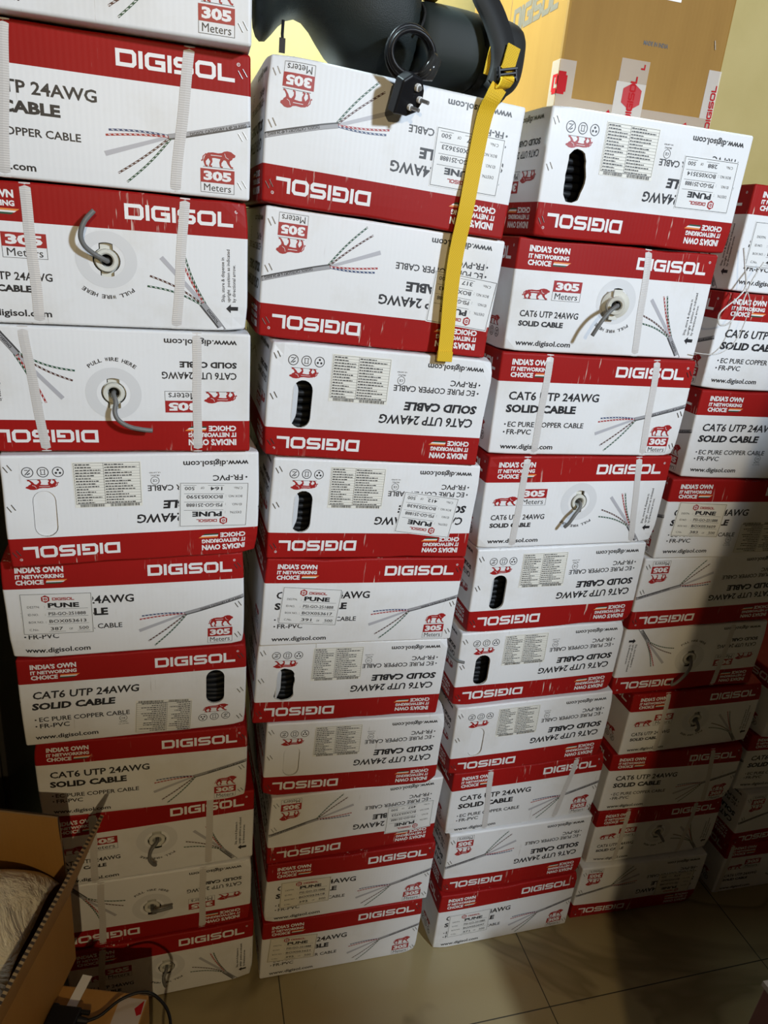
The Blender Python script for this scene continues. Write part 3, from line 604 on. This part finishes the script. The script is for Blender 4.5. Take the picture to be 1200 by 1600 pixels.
struct(slab('floor', R_T0-.1, R_T1+.1, R_D0-.1, R_D1+.1, -.08, 0, M['floor'])); M['ceil'] = mat('ceiling_paint', (.30, .27, .22), .8); M['dim'] = mat('dimmed_wall_paint', (.07, .05, .035), .8)
struct(slab('wall_back', R_T0-.1, R_T1+.1, R_D1, R_D1+.1, 0, R_H, M['wall'])); struct(slab('wall_left', R_T0-.1, R_T0, .55, R_D1, 0, R_H, M['dim']))  # left wall coloured dark to cut the light it bounces

# ------------------------------------------------------------------ cartons
for key in BOX: carton(key)

# ------------------------------------------------------------------ tall brown carton on the third stack
def tobj(o): o.rotation_euler = (0, 0, TH); return o
CT0, CT1, CD0, CD1, CZ0, CZ1 = .596, .909, 1.22, 1.66, 1.9278, 2.45
big = empty('brown_carton', td((CT0+CT1)/2, CD0, CZ0), (0, 0, TH)); tag(big, 'tall brown carton with printed tape standing on the third stack', 'box')
big.rotation_euler = (Matrix.Rotation(TH, 3, 'Z') @ Matrix.Rotation(-.028, 3, 'Y')).to_euler()
cw = CT1-CT0; cdp = CD1-CD0; ch = CZ1-CZ0
mb = MB(); mb.box((0, cdp/2, ch/2), (cw, cdp, ch)); mb.build('carton_body', M['kraft'], big, bevel=.005)
def flat(name, art, fn, parent, keys=None):
    ks = sorted(set(art.m)); return mesh_obj(name, [fn(x, y, h) for (x, y), h in zip(art.v, art.h)], art.f, [M[k] for k in ks], [ks.index(k) for k in art.m], parent)
fr = lambda x, y, h: (x/1000-cw/2, -h/1000, y/1000)            # front face, mm from left bottom
lf = lambda x, y, h: (-cw/2-h/1000, cdp-x/1000, y/1000)        # left face, mm from back bottom
a = Art(); a.text('MADE IN INDIA', 148, 196, 119, 125.5, 'black', .02, h=.4); flat('printing', a, fr, big)
a = Art(); logo(a, 222, 402, 158, 196, 'greyink', .4); a.rect(204, 0, 205, 515, 'greyink', .3); flat('printing', a, lf, big)
def tape_hex(a, cx, cy, r, h=1.0):
    a.poly([(cx+r*math.cos(math.radians(90+60*k)), cy+r*math.sin(math.radians(90+60*k))) for k in range(6)], 'tapered', h)
a = Art(); a.rect(110, 0, 168, 62, 'tapepale', .9); a.rect(113, 62, 168, 96, 'tape', .6); a.poly([(143+21*math.cos(math.radians(90+60*k)), 42+21*math.sin(math.radians(90+60*k))) for k in range(6)], 'tapefade', 1.1)
b = Art(); logo(b, -32, 36, -6, 6, 'tapered', 1.3); a.paste(b, 143, 36, math.radians(90)); a.poly([(152, 83), (160, 83), (160, 91), (157.5, 91), (157.5, 85.5), (152, 85.5)], 'tapered', 1.0)
o = flat('tape', a, fr, big); o['label'] = 'pale printed tape strip up the middle'
a = Art(); a.rect(0, 0, 110, 26, 'tape', .7); a.rect(168, 0, 313, 26, 'tape', .7); a.poly([(84, 0), (104, 18), (116, 0)], 'tapered', 1.0); a.poly([(238, 0), (262, 16), (270, 0)], 'tapered', 1.0); flat('tape', a, fr, big)
a = Art(); a.rect(0, 26, 30, 80, 'tape', .6); flat('tape', a, fr, big)
a = Art(); a.rect(cdp*1000-26, 0, cdp*1000, 80, 'tape', .6); flat('tape', a, lf, big)
a = Art(); tape_hex(a, 0, 46, 17, 1.0); a2 = Art(); a2.m = list(a.m); a2.v = list(a.v); a2.h = list(a.h); a2.f = list(a.f)
def wrap(x, y, h): return (x/1000-cw/2, -h/1000, y/1000) if x >= 0 else (-cw/2-h/1000, -x/1000, y/1000)
ah = Art()
for x0, x1, y0, y1 in ((0, 14, 30, 34), (0, 17, 34, 38.5), (0, 17, 38.5, 58), (0, 14, 58, 63), (-14, 0, 30, 34), (-17, 0, 34, 38.5), (-17, 0, 55, 59), (-17, -11, 38.5, 55), (-6, 0, 44, 55)):
    P_ = [(x0, y0), (x1, y0), (x1, y1), (x0, y1)]; b_ = len(ah.v); P3 = P_
    ah.add(P3, [(0, 1, 2, 3)], 'tapered', 1.0)
ks = ['tapered']; vv = []
for f in ah.f:
    cxm = sum(ah.v[q][0] for q in f)/4
    for q in f:
        x_, y_ = ah.v[q]; vv.append((x_/1000-cw/2, -.001, y_/1000) if cxm > 0 else (-cw/2-.001, -x_/1000, y_/1000))
mesh_obj('tape_print', vv, [tuple(range(4*k, 4*k+4)) for k in range(len(ah.f))], M['tapered'], None, big)
a = Art(); a.rect(287, 26, 313, 100, 'tapepale', .6); b = Art(); logo(b, -34, 34, -5, 5, 'tapered', 1.1); a.paste(b, 306, 44, math.radians(92)); flat('tape', a, fr, big)
a = Art(); a.rect(150, 186, 204, 240, 'white', .5, 2, 2); o = flat('address_label', a, fr, big); o['label'] = 'white label cut by the frame'
mb = MB(); mb.tube([(cw/2-.028, -.0012, .143), (cw/2-.024, -.0012, .130)], .0009, 6); mb.build('staple', M['steel'], big)

# ------------------------------------------------------------------ grey tool bag lying on the second stack
m = M['bag'] = mat('grey_green_coated_fabric', (.018, .024, .024), .55, spec=.3); n = NT(m); v = n.coords(); n.l(n.mix(n.noise(v, 9, 4), (.011, .0155, .015), (.018, .024, .023)), n.b.inputs['Base Color'])
n.bump(n.mix(.35, n.noise(v, 12, 3), n.noise(v, 700, 1)), .25, .006)
M['panel'] = mat('smooth_dark_panel', (.017, .023, .022), .6, spec=.3); M['mesh_black'] = mat('black_fabric', (.010, .011, .012), .75)
m = M['yellow'] = mat('yellow_webbing', (.70, .45, .02), .65, spec=.25); n = NT(m); v = n.coords((1, 1, 1)); ch_ = n.n('ShaderNodeTexChecker'); ch_.inputs['Scale'].default_value = 520; n.l(v, ch_.inputs[0])
n.l(n.mix(ch_.outputs[1], (.76, .50, .022), (.62, .39, .014)), n.b.inputs['Base Color']); n.bump(ch_.outputs[1], .3, .0005)
M['blackplastic'] = mat('black_plastic', (.008, .008, .010), .42, spec=.25); M['webblack'] = mat('black_webbing', (.012, .013, .014), .7)
BG = td(.303, 1.231, 1.9245); bag = empty('tool_bag', BG, (0, 0, TH)); tag(bag, 'dark grey tool bag with yellow straps lying on the second stack', 'bag')
def bl(t, d, z): return Vector((t-.30, d-1.22, z-1.9335))
def sect(t, dc, zc, rd, rz, n_=28, p=2.6, wob=0, seed=0):
    out = []
    for k in range(n_):
        a = 2*math.pi*k/n_; c, s_ = math.cos(a), math.sin(a)
        x = math.copysign(abs(c)**(2/p), c); y = math.copysign(abs(s_)**(2/p), s_)
        wv = 1+wob*math.sin(3*a+t*40+seed)+wob*.6*math.sin(5*a-t*63)
        out.append(bl(t, dc+rd*x*wv, zc+rz*y*wv))
    return out
mb = MB(); S_ = [(.090, 1.225, 2.055, .045, .070), (.096, 1.220, 2.055, .062, .092), (.110, 1.215, 2.057, .070, .103), (.126, 1.205, 2.066, .062, .084), (.150, 1.200, 2.073, .062, .074), (.176, 1.205, 2.066, .074, .080), (.205, 1.218, 2.050, .094, .102), (.245, 1.22, 2.040, .103, .107), (.28, 1.222, 2.030, .100, .100), (.31, 1.225, 2.008, .098, .077), (.335, 1.228, 1.998, .092, .066)]
mb.loft([sect(*q, wob=.018) for q in S_]); mb.build('bag_body', M['bag'], bag, smooth=True, sub=1)
mb = MB(); S_ = [(.325, 1.225, 1.988, .090, .052), (.33, 1.225, 1.988, .094, .055), (.38, 1.225, 1.988, .096, .055), (.425, 1.225, 1.987, .096, .054), (.432, 1.225, 1.987, .092, .050)]
mb.loft([sect(*q, p=3.2) for q in S_]); mb.build('front_pocket', M['panel'], bag, smooth=True, sub=1)
mb = MB(); S_ = [(.424, 1.225, 1.985, .090, .0525), (.432, 1.225, 1.985, .098, .0555), (.462, 1.225, 1.985, .099, .0555), (.485, 1.225, 1.985, .096, .052), (.500, 1.225, 1.984, .084, .044), (.508, 1.225, 1.983, .050, .026)]
mb.loft([sect(*q, p=3.4) for q in S_]); mb.build('end_cap', M['mesh_black'], bag, smooth=True, sub=1)
mb = MB(); mb.tube([bl(t_, 1.145-.004*math.sin(t_*30), 2.0+.03*math.sin((t_-.1)*14)) for t_ in (.335, .338, .340, .338)], .002, 6)
pts = [bl(.318+.012*math.sin(k*.4), 1.222-.098*math.cos(k/10*math.pi*.5), 1.985+.062*math.sin(k/10*math.pi*.5)) for k in range(11)]
mb = MB(); mb.tube(pts, .0022, 6); mb.build('seam_piping', M['mesh_black'], bag, smooth=True)
mb = MB(); mb.box(bl(.332, 1.165, 2.046), (.045, .035, .006), rot=Matrix.Rotation(math.radians(12), 3, 'Y')); mb.build('pull_tab', M['yellow'], bag, bevel=.002)
mb = MB(); mb.tube([bl(.128, 1.150, 1.975), bl(.127, 1.146, 1.958), bl(.1275, 1.146, 1.953)], .0022, 8); mb.box(bl(.1275, 1.146, 1.944), (.0085, .003, .018)); mb.build('zip_pull', M['blackplastic'], bag)
def ribbon(mb, pts, wd, th, side, m=0):
    pts = [Vector(p) for p in pts]; N = len(pts); rings = []; side = Vector(side).normalized(); ww = wd if isinstance(wd, list) else [wd]*N
    for i, p in enumerate(pts):
        t = (pts[min(i+1, N-1)]-pts[max(i-1, 0)]).normalized(); s_ = (side-t*side.dot(t)).normalized(); nn = t.cross(s_)
        rings.append([p+s_*ww[i]/2+nn*th/2, p-s_*ww[i]/2+nn*th/2, p-s_*ww[i]/2-nn*th/2, p+s_*ww[i]/2-nn*th/2])
    mb.loft(rings, m)
SX = (1, 0, 0)
mb = MB(); ribbon(mb, spline([bl(.385, 1.150, 2.13), bl(.405, 1.128, 2.060), bl(.430, 1.118, 2.022), bl(.446, 1.112, 1.990), bl(.451, 1.112, 1.962), bl(.446, 1.110, 1.935), bl(.440, 1.107, 1.926)], 6), .036, .010, (1, .2, .2)); mb.build('shoulder_strap', M['webblack'], bag, smooth=True)
mb = MB(); ribbon(mb, spline([bl(.441, 1.112, 2.00), bl(.434, 1.116, 1.985), bl(.430, 1.118, 1.950)], 4), .010, .002, SX); mb.build('strap_edge', M['yellow'], bag)
mb = MB(); ribbon(mb, spline([bl(.462, 1.104, 1.989), bl(.459, 1.103, 1.975), bl(.456, 1.102, 1.960), bl(.453, 1.101, 1.954)], 5), .021, .003, (1, .1, .25)); mb.build('strap_tail', M['yellow'], bag)
mb = MB(); ribbon(mb, spline([bl(.454, 1.098, 1.9475), bl(.4535, 1.091, 1.943), bl(.4515, 1.094, 1.936), bl(.448, 1.101, 1.932)], 5), .021, .003, (1, .1, .25)); mb.build('strap_loop', M['yellow'], bag)
mb = MB(); R_ = Matrix.Rotation(math.radians(-14), 3, 'Y')
for k in (-.006, 0, .006): mb.box(bl(.455, 1.097, 1.9515)+Vector((.0, 0, k)), (.030, .005, .0035), rot=R_)
for k in (-.0135, .0135): mb.box(bl(.455+k, 1.097, 1.9515), (.003, .005, .016), rot=R_)
mb.build('ladder_buckle', M['blackplastic'], bag, bevel=.0008)
mb = MB(); path = [bl(.446, 1.100, 1.934), bl(.438, 1.098, 1.918), bl(.432, 1.106, 1.895), bl(.4285, 1.110, 1.841), bl(.422, 1.104, 1.766), bl(.4165, 1.106, 1.70), bl(.4155, 1.105, 1.64), bl(.418, 1.103, 1.574), bl(.418, 1.100, 1.530)]
ribbon(mb, spline(path, 6), .025, .0022, SX); o = mb.build('hanging_strap', M['yellow'], bag); o['label'] = 'long yellow webbing strap hanging down the stack'
mb = MB(); ribbon(mb, [bl(.418, 1.100, 1.541), bl(.418, 1.099, 1.524)], .027, .006, SX); mb.build('strap_hem', M['yellow'], bag, bevel=.001)

# ------------------------------------------------------------------ coiled power cord with plug
cord = empty('power_cord', td(.304, 1.101, 1.9375), (0, 0, TH)); tag(cord, 'coiled black power cord with two-pin plug hanging on the bag', 'cord')
mb = MB(); pts = []
for k in range(4*28+1):
    a = 2*math.pi*k/28; lp = k/28; r1 = .032+.0035*math.sin(lp*2.3+a*.13); pts.append(Vector((r1*math.cos(a)+.002*math.sin(lp*3), .008-.011*lp/2+.003*math.sin(a+lp), .004+r1*.93*math.sin(a)+.0015*math.cos(lp*5))))
mb.tube(pts, .0037, 8); mb.build('cable', M['blackplastic'], cord, smooth=True)
mb = MB(); mb.tube([Vector((.01, -.012, -.024)), Vector((.024, -.016, -.018)), Vector((.033, -.014, -.002)), Vector((.028, -.006, .012))], [.004, .012, .011, .004], 10); mb.build('film_wrap', mat('clear_film', (.05, .05, .05), .12, alpha=.5), cord, smooth=True)
pr = Matrix.Rotation(math.radians(20), 3, 'Z') @ Matrix.Rotation(math.radians(22), 3, 'X'); pc = Vector((-.001, -.013, -.046))
prof = [(-.021, -.027), (.002, -.027), (.017, -.019), (.022, -.005), (.019, .010), (.010, .024), (-.009, .026), (-.021, .016)]
mb = MB(); mb.loft([[pc+pr @ Vector((x*s_, y_, z_*s_)) for x, z_ in prof] for y_, s_ in ((-.011, .90), (-.009, 1.0), (.008, 1.0), (.012, .85))]); mb.build('plug', M['blackplastic'], cord, bevel=.002)
for px_, pz_, r_ in ((.001, -.014, .0026), (.013, -.002, .0026), (.004, .012, .0030)):
    mb = MB(); q0 = pc+pr @ Vector((px_, -.010, pz_)); dr = pr @ Vector((.30, -1, .1)).normalized(); mb.tube([q0, q0+dr*.0045], r_*1.7, 12, 0); mb.build('pin_collar', M['paper'], cord)
    mb = MB(); mb.tube([q0, q0+dr*(.019 if r_ < .003 else .008)], r_, 12, 0); mb.build('plug_pin', M['steel'], cord, smooth=False)

# ------------------------------------------------------------------ loose clear strapping beside the third stack
def px(p, d_): return p
mb = MB(); K = [td(q[0], q[1]+.015, q[2]-.013) for q in ((.985, 1.125, 1.765), (.990, 1.115, 1.735), (.998, 1.108, 1.70), (.985, 1.106, 1.678), (.965, 1.106, 1.660), (.955, 1.106, 1.645), (.963, 1.106, 1.628), (.985, 1.106, 1.635), (1.000, 1.108, 1.67), (1.012, 1.112, 1.71), (1.030, 1.116, 1.745))]
mb.tube(spline(K, 8), .0016, 6); K2 = [td(q[0], q[1]+.015, q[2]-.013) for q in ((.998, 1.109, 1.70), (1.018, 1.108, 1.672), (1.020, 1.110, 1.63), (1.010, 1.112, 1.595), (.985, 1.112, 1.575), (.955, 1.112, 1.572), (.93, 1.114, 1.573))]
mb.tube(spline(K2, 8), .0009, 6); o = mb.build('loose_strapping', mat('clear_strapping', (.70, .69, .66), .25, alpha=.8), smooth=True); tag(o, 'loose loop of clear strapping dangling between third and fourth stacks', 'strapping')

# ------------------------------------------------------------------ lower left: cartons, plastic bag, connector
lo = empty('brown_carton', (-.616, .62, 0)); tag(lo, 'flat closed brown carton on the floor under the open carton', 'box')
mb = MB(); mb.box((0, -.02, .174), (.57, .50, .348)); mb.build('carton_body', M['kraft2'], lo, bevel=.004)
a = Art(); a.rect(-48, 0, 0, 240, 'tapepale', .5, 1, 6); a.poly([(-16, 222), (-3, 238), (-1, 214), (-8, 210)], 'tapered', .8); o = flat('tape', a, lambda x, y, h: (.283+x/1000, -.02+y/1000, .348+h/1000), lo)
oc = empty('open_carton', (-.712, .67, .3485)); tag(oc, 'open brown carton with raised flaps at the lower left corner', 'box')
ow, od, oh, tk = .44, .46, .175, .006
for nm, c, s_ in (('side_wall', (ow/2-tk/2, 0, oh/2), (tk, od, oh)), ('side_wall', (-ow/2+tk/2, 0, oh/2), (tk, od, oh)), ('end_wall', (0, od/2-tk/2, oh/2), (ow-2*tk, tk, oh)), ('end_wall', (0, -od/2+tk/2, oh/2), (ow-2*tk, tk, oh)), ('bottom', (0, 0, tk/2), (ow-2*tk, od-2*tk, tk))):
    mb = MB(); mb.box(c, s_); mb.build(nm, M['kraft2'], oc)
def flap(p0, p1, q1, q0, tvec):
    mb = MB(); P_ = [Vector(p) for p in (p0, p1, q1, q0)]; T = Vector(tvec)*tk
    Q_ = [p+T for p in P_]; mb.add(P_+Q_, [(0, 1, 2, 3), (7, 6, 5, 4)]); mb.add(P_+Q_, [(0, 4, 5, 1), (1, 5, 6, 2), (2, 6, 7, 3), (3, 7, 4, 0)], 1); return mb.build('flap', [M['kraft2'], M['flute']], oc)
flap((ow/2, od/2, oh), (ow/2, -od/2, oh), (ow/2+.067, -od/2, oh+.190), (ow/2+.067, od/2+.006, oh+.190), (-.94, 0, .34))
flap((ow/2-.004, od/2, oh), (-ow/2, od/2, oh), (-ow/2, od/2-.02, oh+.200), (ow/2-.002, od/2-.02, oh+.200), (0, 1, .2))
flap((-ow/2, -od/2, oh), (-ow/2, od/2, oh), (-ow/2-.12, od/2, oh+.15), (-ow/2-.12, -od/2, oh+.15), (.8, 0, .6))
m = M['poly'] = mat('crumpled_white_plastic', (.80, .75, .61), .3, alpha=.95); n = NT(m); v = n.coords(); n.bump(n.noise(v, 11, 5, .6, 2.0), .8, .03)
bm = bmesh.new(); bmesh.ops.create_grid(bm, x_segments=60, y_segments=60, size=.5); rr = random.Random(2); wv = [(rr.uniform(14, 60), rr.uniform(14, 60), rr.uniform(0, 6), rr.uniform(.002, .006)) for _ in range(14)]
for p in bm.verts:
    X, Y = p.co.x*2, p.co.y*2; e = max(abs(X), abs(Y)); h_ = .055*(1-abs(X)**3)*(1-abs(Y)**4)+.085*math.exp(-((X-.75)/.35)**2)*(1-.3*abs(Y))+.05*math.exp(-((Y-.8)/.3)**2)
    h_ += sum(a_*math.sin(kx*X*.22+ky*Y*.22+ph) for kx, ky, ph, a_ in wv)
    p.co = Vector((X*(ow/2-.012), Y*(od/2-.012), oh-.03+h_))
me = bpy.data.meshes.new('plastic_bag'); bm.to_mesh(me); bm.free(); me.materials.append(M['poly']); me.polygons.foreach_set('use_smooth', [True]*len(me.polygons))
o = bpy.data.objects.new('plastic_bag', me); COL.objects.link(o); o.location = (-.712, .67, .3485); tag(o, 'crumpled white plastic packing bag inside the open carton', 'bag')
sd = o.modifiers.new('thick', 'SOLIDIFY'); sd.thickness = .001
vg = empty('adapter_cable', (-.430, .785, .349)); tag(vg, 'black connector with thin cable lying on the flat carton', 'cable')
mb = MB(); mb.box((-.030, 0, .013), (.052, .034, .018)); mb.box((-.052, 0, .013), (.012, .042, .014)); mb.build('connector_hood', M['blackplastic'], vg, bevel=.003)
for s_ in (-1, 1): mb = MB(); mb.tube([(-.03, s_*.0135, .013), (.010, s_*.0135, .013)], .0042, 10); mb.build('thumb_screw', M['blackplastic'], vg)
mb = MB(); mb.tube([(-.008, 0, .013), (.012, 0, .012)], [.007, .0045], 10); mb.build('strain_relief', M['blackplastic'], vg)
mb = MB(); mb.tube(spline([(.010, 0, .012), (.030, .012, .012), (.055, .036, .020), (.085, .052, .022), (.110, .055, .016), (.140, .040, .004), (.156, .012, -.008), (.160, -.030, -.03), (.160, -.06, -.10)], 7), .0028, 8); mb.build('cable', M['blackplastic'], vg, smooth=True)
sl = empty('paper_slip', (-.460, .815, .349)); tag(sl, 'narrow white paper slip behind the black connector', 'paper')
mb = MB(); R_ = Matrix.Rotation(math.radians(-4), 3, 'Z'); mb.box((0, 0, .0012), (.018, .11, .0012), rot=R_); mb.build('slip', M['paper'], sl)

# ------------------------------------------------------------------ dark rack added to darken the gap in the left corner
M['filler'] = mat('gap_dark_paint', (.045, .042, .038), .5, .3)
rk = empty('dark_filler', td(-.74, 1.47, 0), (0, 0, TH)); tag(rk, 'dark cabinet shape added to darken the gap left of the leftmost stack', 'cabinet')
mb = MB(); mb.box((0, 0, .63), (.78, .44, 1.26)); mb.build('carcass', M['filler'], rk, bevel=.004)
for s_ in (-1, 1):
    mb = MB(); mb.box((s_*.193, -.226, .63), (.376, .012, 1.2)); dr = mb.build('door', M['filler'], rk, bevel=.002); mb = MB(); mb.tube([(s_*.03, -.245, .6), (s_*.03, -.245, .72)], .005, 8); mb.build('handle', M['steeldark'], dr)

# ------------------------------------------------------------------ right foreground cabinet, wardrobe shapes added unseen behind the photographer to block the lamps
m = M['maroon'] = mat('maroon_laminate', (.055, .012, .012), .4); M['trim'] = mat('pale_edge_trim', (.16, .12, .09), .5)
lc = empty('low_cabinet', td(1.183, .345, 0), (0, 0, TH)); tag(lc, 'maroon low cabinet at the bottom right corner', 'cabinet')
mb = MB(); mb.box((0, 0, .295), (.475, .445, .59)); mb.build('carcass', M['maroon'], lc, bevel=.002)
mb = MB(); mb.box((0, 0, .596), (.482, .452, .010)); mb.build('top_edge', M['trim'], lc)
for s_ in (-1, 1):
    mb = MB(); mb.box((s_*.117, -.229, .30), (.228, .014, .54)); dr = mb.build('door', M['maroon'], lc, bevel=.002); mb = MB(); mb.tube([(s_*.02, -.25, .36), (s_*.02, -.25, .44)], .004, 8); mb.build('handle', M['steel'], dr)
M['wood'] = card('brown_laminate', (.16, .085, .04), (.11, .055, .025), .4)
for lab, loc, yaw, ww_, dd_, hh_ in (('tall brown wardrobe nearer the photographer, added out of frame to cast shade', td(.515, -.33)+Vector((.355, -.185, 0)), 0, .71, .37, 2.08), ('tall brown wardrobe further right, added out of frame to cast shade', td(1.708, -.50), TH, .675, .40, 2.20)):
    wr = empty('occluder', loc, (0, 0, yaw)); tag(wr, lab, 'occluder')  # unseen, put here only to shape the lamps' shadows
    mb = MB(); mb.box((0, 0, hh_/2), (ww_, dd_, hh_)); mb.build('carcass', M['wood'], wr, bevel=.002)
    for s_ in (-1, 1):
        mb = MB(); mb.box((s_*ww_/4, -dd_/2-.008, hh_/2), (ww_/2-.006, .016, hh_-.1)); dr = mb.build('door', M['wood'], wr, bevel=.002); mb = MB(); mb.tube([(s_*.03, -dd_/2-.03, 1.0), (s_*.03, -dd_/2-.03, 1.15)], .005, 8); mb.build('handle', M['steel'], dr)
